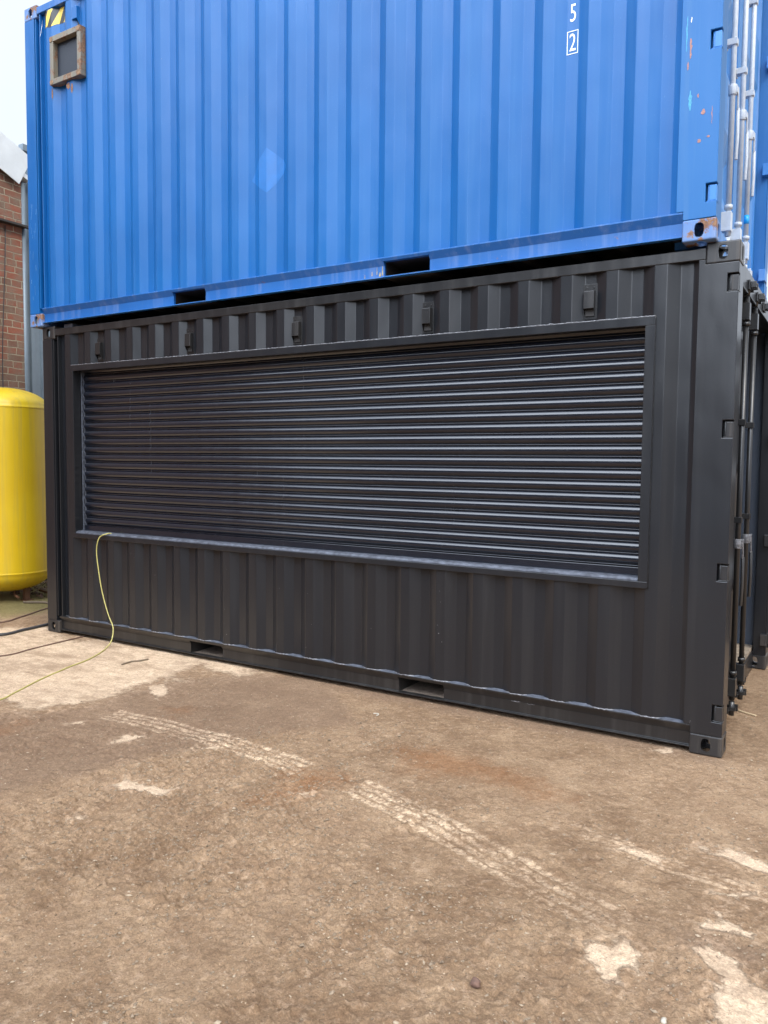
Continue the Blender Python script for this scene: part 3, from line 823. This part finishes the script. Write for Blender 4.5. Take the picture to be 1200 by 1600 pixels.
# ================================================================== TANK
TX, TY, TR = -7.99, .86, .475
tank = empty('air_tank', (TX, TY, 0)); tag(tank, 'tall yellow pressure tank with domed ends standing left of the black container', 'tank')
zb, zt = .335, 2.25
prof = []
for a in np.linspace(math.pi/2, 0, 12): prof.append((max(.004, TR*math.cos(a)), zb-.24*math.sin(a)))
prof += [(TR+.004, zb+.004), (TR+.004, zb+.016), (TR, zb+.020)]
prof += [(TR, zt-.02), (TR+.004, zt-.016), (TR+.004, zt-.004)]
for a in np.linspace(0, math.pi/2, 12): prof.append((max(.004, TR*math.cos(a)), zt+.23*math.sin(a)))
MB().lathe(prof, 0, 0, 64).build('vessel', M['yellow'], tank, auto=40)
for k in range(3):
    a = R(250)+k*2*math.pi/3; x, y = .27*math.cos(a), .27*math.sin(a)
    mb = MB(); mb.box(x-.03, x+.03, y-.03, y+.03, .006, .20); mb.box(x-.06, x+.06, y-.06, y+.06, -.006, .006)
    mb.build('leg', M['rust'], tank, bevel=.004)
mb = MB(); mb.tube([(.18, -.05, .18), (.19, -.05, .10), (.24, -.08, .07), (.33, -.1, .06)], .016, 8); mb.build('drain_pipe', M['rust'], tank)

# ================================================================== BRICK BUILDING AND CLAD WALL
bld = empty('brick_building', (-8.8, -2.42, 0)); tag(bld, 'old red brick building with a pale sheet roof edge behind the yellow tank', 'building')
ye, yr, ze, zr = 4.10, 0.0, 5.22, 7.05
mb = MB(); prof = [(-4.1, -.1), (4.1, -.1), (4.1, ze), (0, zr), (-4.1, ze)]
mb.prism(prof, -6.5, 0, 'x'); mb.build('wall', M['brick'], bld)
rf = MB()
for sgn in (1, -1):
    q = [(0, zr+.04), (sgn*4.18, ze+.00), (sgn*4.18, ze+.06), (0, zr+.10)]
    rf.prism(q, -6.6, .06, 'x')
rfo = rf.build('roof', M['roof'], bld)
mb = MB()
for sgn in (1, -1):
    q = [(0, zr-.06), (sgn*4.02, ze-.075), (sgn*4.21, ze+.30), (0, zr+.32)]
    mb.prism(q, .062, .075, 'x')
mb.build('verge_flashing', M['roof'], rfo)
mb = MB(); mb.box(.0, .10, 3.62, 4.12, 4.62, 4.645); mb.tube([(.05, 4.1, 4.63), (.10, 4.5, 4.58)], .012, 6)
mb.build('bracket', M['iron'], bld)
wr = MB(); pts = [(.012, 3.78+.03*math.sin(z*1.7)+.02*z/2, z) for z in np.linspace(2.2, 4.6, 14)]
wr.tube(pts, .006, 6); wr.build('wall_wire', M['cable_k'], bld)
# dark sheeted building added out of view to darken the left of the shutter's gloss
wh = empty('added_warehouse', (-18, -13, 0)); tag(wh, 'tall dark sheeted building added out of view to darken reflections in the shutter', 'building')
mb = MB(); pr = []; x = -16
while x < 14.5: pr += [(x, 0), (x+.30, 0), (x+.34, -.05), (x+.46, -.05)]; x += .5
pr += [(x, 0), (x, -9), (-16, -9)]
mb.prism(pr, .9, 9.5, 'z'); mb.build('cladding', M['ware'], wh)
MB().box(-16, x, -8.9, .06, -.1, .899).build('base_wall', M['brick'], wh)
MB().box(-16.2, x+.2, -9.2, .2, 9.501, 9.7).build('roof', M['clad'], wh)
MB().box(-6, -2, .01, .06, .9, 5.0).build('roller_door', M['clad'], wh)
yw = empty('added_wall', (12, -17, 0)); tag(yw, 'long brick wall added out of view behind the camera to darken low reflections', 'wall')  # added wall, unseen; darkens what the low black panels mirror
MB().box(-14, 20, -.2, .2, -.1, 3.2).build('wall', M['brick'], yw)
MB().box(-14.05, 20.05, -.26, .26, 3.2, 3.3).build('coping', M['clad'], yw)
# clad wall beyond, box-profile sheets
cl = empty('clad_wall', (-8.86, 1.70, 0)); tag(cl, 'blue-grey ribbed steel cladding wall between the brick building and the containers', 'wall')
mb = MB(); y = 0.02; pr = []
while y < 7:
    pr += [(0, y), (0, y+.07), (.028, y+.085), (.028, y+.135), (0, y+.15)]; y += .16
prf = pr+[(-.02, y), (-.02, 0.02)]
mb.prism(prf, .02, 5.62, 'z'); mb.build('cladding', M['clad'], cl, fix=True)
mb = MB(); mb.tube([(.05, .0, .05), (.05, .0, 5.2)], .028, 12); mb.build('downpipe', M['clad'], cl)
MB().box(-.03, .06, .01, 7, 5.62, 5.70).build('capping', M['clad'], cl)
MB().box(-.02, .05, .03, 7, -.02, .05).build('base_plinth', M['iron'], cl)

# dead leaves and scraps drifted against the wall behind the tank
vs_l = []; mb = MB()
for _ in range(420):
    t = random.random(); x = -8.55+random.random()**1.5*.9; y = 1.0+random.random()*1.0; z = .012+random.random()*.03
    a = random.uniform(0, 6.28); q = random.uniform(.012, .04); w = q*random.uniform(.3, .7); tz = random.uniform(-.02, .02)
    c, s = math.cos(a), math.sin(a)
    mb.add([(x+c*q, y+s*q, z+tz), (x-s*w, y+c*w, z+.008), (x-c*q, y-s*q, z-tz), (x+s*w, y-c*w, z)], [(0, 1, 2, 3)])
tag(mb.build('leaf_litter', M['rope'], fix=False), 'dark dead leaves and scraps lying on the mossy ground behind the yellow tank', 'litter', kind='stuff')
# ================================================================== GROUND
POLY = {
 'apron': [(-6.75, -0.45), (-6.25, 0.14), (-5.55, -0.13), (-5.0, .5), (-4.27, 0.13), (-3.98, 0.17), (-3.36, -0.01), (-3.43, -0.23), (-3.89, -0.17), (-3.91, -0.42), (-3.68, -0.52), (-3.85, -0.59), (-3.87, -0.96), (-3.81, -1.31), (-3.98, -1.55), (-4.13, -1.59), (-4.34, -1.59), (-4.61, -1.96), (-8.8, -2.2), (-8.8, .5), (-6.9, -.0)],
 'a1': [(-3.81, -0.77), (-3.76, -0.65), (-3.54, -0.82), (-3.5, -0.97), (-3.59, -0.93)],
 'a2': [(-2.62, -2.12), (-2.6, -2.02), (-2.41, -1.99), (-2.28, -1.95), (-2.29, -2.06), (-2.41, -2.07), (-2.51, -2.11)],
 'a3': [(-2.48, -2.42), (-2.49, -2.38), (-2.39, -2.4), (-2.39, -2.46)],
 'a4': [(-3.09, -1.71), (-3.12, -1.57), (-3.02, -1.51), (-3.02, -1.64)],
 'a5': [(-3.59, -1.62), (-3.55, -1.54), (-3.51, -1.58)],
 'a6': [(-2.61, -1.48), (-2.52, -1.38), (-2.5, -1.43)],
 'a7': [(-1.77, -1.71), (-1.69, -1.64), (-1.68, -1.69)],
 'b1': [(-0.37, -0.06), (-0.27, 0.04), (-0.25, -0.06), (-0.32, -0.1)],
 'c1': [(0.07, -1.16), (0.09, -1.12), (0.13, -1.18), (0.2, -1.12), (0.28, -1.15), (0.36, -1.17), (0.47, -1.2), (0.47, -1.26), (0.27, -1.24), (0.18, -1.21), (0.12, -1.23)],
 'c2': [(0.2, -1.53), (0.27, -1.47), (0.33, -1.42), (0.34, -1.46), (0.29, -1.51), (0.3, -1.56), (0.27, -1.52)],
 'c3': [(0.2, -1.66), (0.23, -1.62), (0.26, -1.69), (0.36, -1.73), (0.35, -1.77), (0.2, -1.8), (0.18, -1.77), (0.24, -1.73)],
 'd1': [(-0.13, -2.09), (-0.06, -2.09), (-0.03, -2.0), (0.05, -2.07), (0.06, -2.16), (0.01, -2.17), (0.03, -2.27), (-0.02, -2.27), (-0.07, -2.22), (-0.12, -2.18)],
 'e1': [(0.2, -1.95), (0.24, -1.9), (0.33, -1.93), (0.4, -2.04), (0.5, -2.03), (0.6, -2.27), (0.5, -2.5), (0.36, -2.4), (0.28, -2.15), (0.29, -2.07)],
 'f1': [(-0.22, -1.37), (-0.18, -1.32), (-0.04, -1.36), (-0.05, -1.4)],
}
RUST = [[(-3.96, -1.92), (-3.93, -1.68), (-3.75, -1.71), (-3.68, -1.94), (-3.75, -2.05)],
 [(-1.75, -0.82), (-1.4, -0.66), (-0.73, -0.79), (-0.45, -1.02), (-0.61, -1.14), (-1.04, -1.08), (-1.42, -1.23)],
 [(-3.36, -1.07), (-3.23, -0.9), (-3.05, -1.03), (-3.13, -1.23)],
 [(-2.07, -1.44), (-1.72, -1.27), (-1.56, -1.39), (-1.61, -1.76), (-1.95, -2.06), (-1.91, -1.69)]]
DAMP_DARK = [[(-4.37, -1.84), (-3.94, -1.58), (-3.77, -1.34), (-3.82, -1.0), (-3.79, -0.55), (-3.3, -0.01), (-2.65, -0.07), (-2.06, -0.61), (-2.39, -1.1), (-2.7, -1.68), (-2.98, -2.47), (-3.14, -2.57), (-4.6, -2.7)],
 [(0.09, -1.87), (0.19, -1.83), (0.42, -1.83), (0.43, -2.02), (0.27, -1.93), (0.15, -1.96)],
 [(-3.2, .15), (0, .15), (0, -.12), (-3.2, -.12)]]  # last polygon is a darker strip along the foot of the container front
MOSS = [[(-8.9, -0.3), (-8.9, 2.5), (-6.2, 2.5), (-6.4, 0.9), (-6.83, 0.55), (-6.95, 0.07)]]
def axis(stops):
    """stops: (start, end, step) pieces"""
    a = []
    for s0, s1, st in stops: a += list(np.arange(s0, s1-1e-6, st))
    a.append(stops[-1][1]); return np.array(a)
gx = axis([(-300, -40, 26), (-40, -10, 3), (-10, -6.6, .06), (-6.6, -4.2, .024), (-4.2, -2.6, .0095), (-2.6, .75, .0065), (.75, 2.2, .06), (2.2, 12, .7), (12, 40, 4), (40, 300, 26)])
gy = axis([(-300, -40, 26), (-40, -8, 2), (-8, -3.6, .2), (-3.6, -1.2, .0065), (-1.2, .30, .012), (.30, 2.6, .03), (2.6, 9, .4), (9, 40, 3), (40, 300, 26)])
X, Y = np.meshgrid(gx, gy)
def vnoise(x, y, seed):
    xi = np.floor(x).astype(np.int64); yi = np.floor(y).astype(np.int64); fx = x-xi; fy = y-yi
    fx = fx*fx*(3-2*fx); fy = fy*fy*(3-2*fy)
    def h(a, b):
        q = (a*374761393+b*668265263+seed*1442695041) & 0xffffffff
        q = ((q ^ (q >> 13))*1274126177) & 0xffffffff
        return ((q ^ (q >> 16)) & 0xffff)/65535.0
    return (h(xi, yi)*(1-fx)+h(xi+1, yi)*fx)*(1-fy)+(h(xi, yi+1)*(1-fx)+h(xi+1, yi+1)*fx)*fy
def fbm(x, y, sc, oct_, seed, g=.5):
    t = 0; a = 1; s = 0
    for i in range(oct_):
        t = t+a*vnoise(x*sc*2**i, y*sc*2**i, seed+i*17); s += a; a *= g
    return t/s-.5
def mask(polys, soft):
    m = np.zeros_like(X)
    for P in polys:
        P = np.array(P); x0, y0 = P.min(0)-soft*2; x1, y1 = P.max(0)+soft*2
        sel = (X > x0) & (X < x1) & (Y > y0) & (Y < y1)
        xs, ys = X[sel], Y[sel]; ins = np.zeros(xs.shape, bool); d2 = np.full(xs.shape, 1e9)
        for i in range(len(P)):
            ax, ay = P[i]; bx, by = P[(i+1) % len(P)]
            ins ^= ((ay > ys) != (by > ys)) & (xs < (bx-ax)*(ys-ay)/((by-ay) if by != ay else 1e-9)+ax)
            t = np.clip(((xs-ax)*(bx-ax)+(ys-ay)*(by-ay))/((bx-ax)**2+(by-ay)**2+1e-12), 0, 1)
            d2 = np.minimum(d2, (xs-ax-t*(bx-ax))**2+(ys-ay-t*(by-ay))**2)
        d = np.sqrt(d2)*np.where(ins, 1, -1)
        m[sel] = np.maximum(m[sel], np.clip(.5+.5*d/soft, 0, 1))
    return m
big = mask([POLY['apron']], .16); small = mask([v for k, v in POLY.items() if k != 'apron'], .045)
pale = np.maximum(big, small)
pale = np.where(pale > 0, pale, 0)-.25*(pale <= 0)
rustm = mask(RUST, .22); damp_dark = mask(DAMP_DARK, .2); moss = mask(MOSS, .3)
near = 1/(1+np.exp(-( -.9-Y)/.35))      # rougher, clodded soil towards the viewer's side of the yard
# tyre prints
tu = np.zeros_like(X); tv = np.zeros_like(X); tm = np.zeros_like(X)
def track(pts, hw, strengths):
    global tu, tv, tm
    P = np.array(pts); acc = 0
    for i in range(len(P)-1):
        a, b = P[i], P[i+1]; d = b-a; l = np.hypot(*d); d = d/l; nrm = np.array([-d[1], d[0]])
        t = (X-a[0])*d[0]+(Y-a[1])*d[1]; w = (X-a[0])*nrm[0]+(Y-a[1])*nrm[1]
        sel = (t >= 0) & (t < l) & (abs(w) < hw)
        s = strengths[i]+(strengths[i+1]-strengths[i])*t/l
        tu[sel] = (w[sel]/hw+1)/2; tv[sel] = acc+t[sel]; tm[sel] = (s*np.clip((hw-abs(w))/(.12*hw), 0, 1))[sel]
        acc += l
track([(-3.52, -1.36), (-3.0, -1.33), (-2.56, -1.32), (-2.2, -1.345), (-1.90, -1.40)], .105, [.8, 1.2, 1.2, 1.2, 1.1])
track([(-1.54, -1.44), (-1.12, -1.55), (-.68, -1.72), (-.35, -1.85), (-.02, -1.95)], .108, [1.2, 1.15, 1.0, .8, .4])
track([(-.60, -1.28), (-.2, -1.345), (.15, -1.40), (.5, -1.46)], .07, [.15, .55, .5, .5])
concrete = np.clip((pale-.35)/.3, 0, 1)
rough_ = 1-.7*concrete
Z = .016*fbm(X, Y, .8, 3, 1)*(1-concrete*.4)
Z += rough_*(.014+.012*near)*fbm(X, Y, 4.5, 3, 5)
cl1 = fbm(X, Y, 17, 3, 9, .6); cl2 = fbm(X, Y, 46, 2, 23, .6)
patch = np.clip(fbm(X, Y, 1.7, 3, 77)*3+.45, 0, 1)
Z += rough_*(.35+.65*near)*(.3+.7*patch)*(.018*cl1+.018*cl2)
rid = 1-np.abs(fbm(X, Y, 9, 3, 41))*7
Z += rough_*patch*near*.006*np.clip(rid, 0, 1)
# crumbled clods
cd = fbm(X, Y, 38, 2, 51, .6); cdm = np.clip((cd-.13)*14, 0, 1)*np.clip((patch-.25)*2, 0, 1)*near
Z += .008*cdm*rough_
lump = fbm(X, Y, 19, 3, 93, .65); patch2 = np.clip(fbm(X, Y, 1.3, 2, 131)*5+.35, 0, 1)
near2 = 1/(1+np.exp(-(-1.55-Y)/.25))
Z += .016*np.clip((lump-.06)*5, 0, 1)**.7*patch2*near2*rough_
Z -= .012*np.clip((-lump-.14)*7, 0, 1)*patch2*near2*rough_
Z -= .005*tm*rough_*np.clip(1-abs(tu*4 % 1-.5)*2, 0, 1)
# wheel-rut ridges at the right
rut = np.exp(-((Y+1.36+.16*X)/.05)**2)*np.clip((X+.4)*2, 0, 1)
Z += .006*rut*np.sin((Y+.16*X)*110)
far = np.clip((np.hypot(X, Y)-12)/20, 0, 1); Z *= 1-far
Z -= Z.max()*0
foot = np.clip((X+6.5)/.25, 0, 1)*np.clip((.35-X)/.3, 0, 1)*np.clip((Y+.30)/.25, 0, 1)*np.clip((2.8-Y)/.2, 0, 1)
Z = Z*(1-foot)+foot*(np.minimum(Z, .0)*.4-.003)
Z = np.clip(Z, -.03, .03)
ny_, nx_ = X.shape
me = bpy.data.meshes.new('ground')
co = np.stack([X, Y, Z], -1).reshape(-1, 3).astype(np.float32)
idx = np.arange(nx_*ny_).reshape(ny_, nx_)
quads = np.stack([idx[:-1, :-1], idx[:-1, 1:], idx[1:, 1:], idx[1:, :-1]], -1).reshape(-1, 4)
me.vertices.add(len(co)); me.vertices.foreach_set('co', co.ravel())
me.loops.add(quads.size); me.loops.foreach_set('vertex_index', quads.ravel().astype(np.int32))
me.polygons.add(len(quads)); me.polygons.foreach_set('loop_start', np.arange(0, quads.size, 4, dtype=np.int32))
me.polygons.foreach_set('use_smooth', np.ones(len(quads), bool))
me.update(); me.validate()
for nm, arr in (('pale', pale), ('rust', rustm), ('damp_dark', damp_dark), ('moss', moss), ('track', tm), ('track_u', tu), ('track_v', tv)):
    a = me.attributes.new(nm, 'FLOAT', 'POINT'); a.data.foreach_set('value', arr.ravel().astype(np.float32))
me.materials.append(M['ground'])
g = bpy.data.objects.new('ground', me); COL.objects.link(g); tag(g, kind='structure')
rd = MB().box(-60, 60, -40, -6.6, -.3, .034).build('added_road', M['added_road']); tag(rd, kind='structure')  # added out of view: dark strip that keeps brown ground out of reflections
def gz(x, y):
    i = int(np.clip(np.searchsorted(gx, x), 0, nx_-1)); j = int(np.clip(np.searchsorted(gy, y), 0, ny_-1)); return float(Z[j, i])

# loose grit, chips and crumbs
vs = []; fs = []; tone = []
oct_f = [(0, 2, 4), (2, 1, 4), (1, 3, 4), (3, 0, 4), (2, 0, 5), (1, 2, 5), (3, 1, 5), (0, 3, 5)]
def stone(x, y, z, sx, sy, sz, rot, t):
    o = len(vs); c, s = math.cos(rot), math.sin(rot)
    for p in ((1, 0, 0), (-1, 0, 0), (0, 1, 0), (0, -1, 0), (0, 0, 1), (0, 0, -1)):
        j = [random.uniform(.65, 1.25) for _ in range(3)]
        px, py_, pz = p[0]*sx*j[0]+random.uniform(-.25, .25)*sx*(p[0] == 0), p[1]*sy*j[1]+random.uniform(-.25, .25)*sy*(p[1] == 0), p[2]*sz*j[2]
        vs.append((x+c*px-s*py_, y+s*px+c*py_, z+pz)); tone.append(t)
    for q in oct_f: fs.append(tuple(i+o for i in q))
cnt = 0
while cnt < 24000:
    x = random.uniform(-4.6, .8); y = -3.6+3.7*random.random()**1.35
    # stay inside what the yard shows; more of it on the rough soil
    if x < -1.0 and y < -3.6+(-1.0-x)*.1: pass
    i = int(np.searchsorted(gx, x)); j = int(np.searchsorted(gy, y))
    if i >= nx_ or j >= ny_: continue
    dens = .2+.8*float(patch[j, i])*float(.25+.75*near[j, i])
    if concrete[j, i] > .5: dens *= .12
    if random.random() > dens: continue
    s = random.choice((.0012, .0016, .002, .0025, .0035))*random.uniform(.7, 1.5)
    if random.random() < .018: s = random.uniform(.005, .009)
    t = random.choice((.0, .1, .25, .35, .45, .9, 1.)) if s < .004 else random.choice((.15, .3, .45, .7))
    stone(x, y, float(Z[j, i])+s*.2, s*random.uniform(.8, 2.2), s*random.uniform(.7, 1.2), s*random.uniform(.35, .8), random.uniform(0, 6.28), t)
    cnt += 1
cnt = 0
while cnt < 5200:   # soil crumbs, gathered in drifts
    x = random.uniform(-3.2, .7); y = random.uniform(-3.6, -.5)
    i = int(np.searchsorted(gx, x)); j = int(np.searchsorted(gy, y))
    if concrete[j, i] > .4 or random.random() > float(cdm[j, i])*.9+.06*float(patch[j, i]): continue
    s = random.uniform(.002, .0062)*(1.5 if random.random() < .08 else 1)
    stone(x, y, float(Z[j, i])+s*.35, s*random.uniform(.9, 1.7), s, s*random.uniform(.5, .9), random.uniform(0, 6.28), random.uniform(.22, .5)); cnt += 1
for _ in range(900):   # gravel to the right of the container, by the doors
    x = random.uniform(.02, 1.4); y = random.uniform(-1.2, 3.2); s = random.uniform(.003, .009)
    stone(x, y, gz(x, y)+s*.2, s*random.uniform(.8, 1.8), s, s*.6, random.uniform(0, 6.28), random.choice((.15, .25, .3, .4, .7)))
mg = bpy.data.meshes.new('gravel'); mg.from_pydata(vs, [], fs); mg.update()
a = mg.attributes.new('tone', 'FLOAT', 'POINT'); a.data.foreach_set('value', tone)
mg.materials.append(M['gravel']); go = bpy.data.objects.new('gravel', mg); COL.objects.link(go)
tag(go, 'loose grit and small stones scattered over the dirt yard', 'gravel', kind='stuff')

# single stones one can point at
def rock(name, x, y, s, m, label, sq=(1, 1, .75)):
    bm = bmesh.new(); bmesh.ops.create_icosphere(bm, subdivisions=3, radius=s)
    for v in bm.verts:
        k = 1+.28*float(fbm(np.array([v.co.x/s*1.0+x*7]), np.array([v.co.y/s+v.co.z/s*1.7+y*3]), 1.2, 3, 5)[0])*2
        v.co = Vector((v.co.x*k*sq[0], v.co.y*k*sq[1], v.co.z*k*sq[2]))
    m_ = bpy.data.meshes.new(name); bm.to_mesh(m_); bm.free(); m_.materials.append(m)
    for p_ in m_.polygons: p_.use_smooth = True
    m_.set_sharp_from_angle(angle=R(40))
    o = bpy.data.objects.new(name, m_); COL.objects.link(o); o.location = (x, y, gz(x, y)+s*sq[2]*.62)
    tag(o, label, 'stone'); return o
rock('stone', -.362, -2.525, .017, M['stone_r'], 'reddish brown lump of stone alone on the dirt near the front', (1, .8, .95))
rock('stone', .185, -2.372, .012, M['stone_w'], 'white stone at the bottom edge beside the pale concrete patch', (.75, 1.1, .7))
# sticks and cords
def lay(name, pts, rad, m, label, cat, group=None, zoff=0, seg=8, sub=6):
    q = []
    P = [Vector(p) if len(p) == 3 else Vector((p[0], p[1], gz(p[0], p[1])+rad+zoff)) for p in pts]
    for i in range(len(P)-1):
        p0, p1, p2, p3 = P[max(i-1, 0)], P[i], P[i+1], P[min(i+2, len(P)-1)]
        for k in range(sub):
            t = k/sub
            q.append(.5*((2*p1)+(p2-p0)*t+(2*p0-5*p1+4*p2-p3)*t*t+(3*p1-p0-3*p2+p3)*t**3))
    q.append(P[-1])
    o = MB().tube(q, rad, seg).build(name, m); tag(o, label, cat, group); return o
lay('power_cable', [(-5.16, .03, .992), (-5.175, -.006, .992), (-5.245, -.035, .955), (-5.285, -.036, .84), (-5.262, -.036, .66), (-5.215, -.036, .46), (-5.14, -.036, .27),
                    (-5.06, -.05, .16), (-5.02, -.10, .06), (-5.0, -.17, .012), (-4.90, -.33), (-4.79, -.55), (-4.74, -.74), (-4.69, -.87), (-4.63, -1.04), (-4.55, -1.21), (-4.45, -1.42), (-4.38, -1.60), (-4.4, -2.1), (-4.6, -2.8)],
    .0050, M['cable_y'], 'thin yellow cable hanging from the shutter sill and trailing over the concrete', 'cable')
lay('power_cable', [(-8.2, -1.9), (-7.2, -1.1), (-6.3, -.5), (-6.05, -.32), (-5.89, -.17), (-6.2, .10), (-6.15, .3)][3:] if False else [(-6.6, -.75), (-6.22, -.39), (-6.24, -.14), (-6.27, .11), (-6.35, .6)],
    .014, M['cable_k'], 'thick black cable crossing the concrete by the container corner', 'cable')
lay('cord', [(-5.9, -1.25), (-5.506, -.852), (-5.51, -.55), (-5.53, -.3), (-5.56, .0), (-5.58, .25)], .006, M['rope'], 'brown cord lying on the concrete under the container edge', 'cord')
lay('cord', [(-7.0, -.35), (-6.759, -.05), (-6.83, .22), (-6.93, .42), (-7.03, .68), (-7.05, 1.0)], .008, M['rope'], 'thin dark cord on the ground in front of the yellow tank', 'cord')
lay('stick', [(-4.44, -.48), (-4.45, -.38), (-4.42, -.32), (-4.40, -.24)], .007, M['stick'], 'thin crooked stick on the pale concrete near the yellow cable', 'stick')
lay('stick', [(-.04, 1.0), (.01, .97), (.075, .94)], .006, M['pale_stick'], 'pale wooden splinter on the ground below the door locking rods', 'stick')
lay('stick', [(-2.085, -.40), (-2.06, -.385), (-2.045, -.40), (-2.05, -.42)], .004, M['stone_w'], 'small curled white scrap on the dirt below the front rail', 'scrap')
lay('stick', [(-7.9, 1.2, .06), (-7.75, 1.22, .04), (-7.6, 1.15, .05)], .014, M['rust'], 'rusty bent bar lying under the yellow tank', 'bar')
lay('branch', [(-7.55, .75), (-7.3, .86), (-7.1, .80), (-6.85, .95)], .013, M['stick'], 'dark branch lying on the mossy ground beside the tank', 'branch')
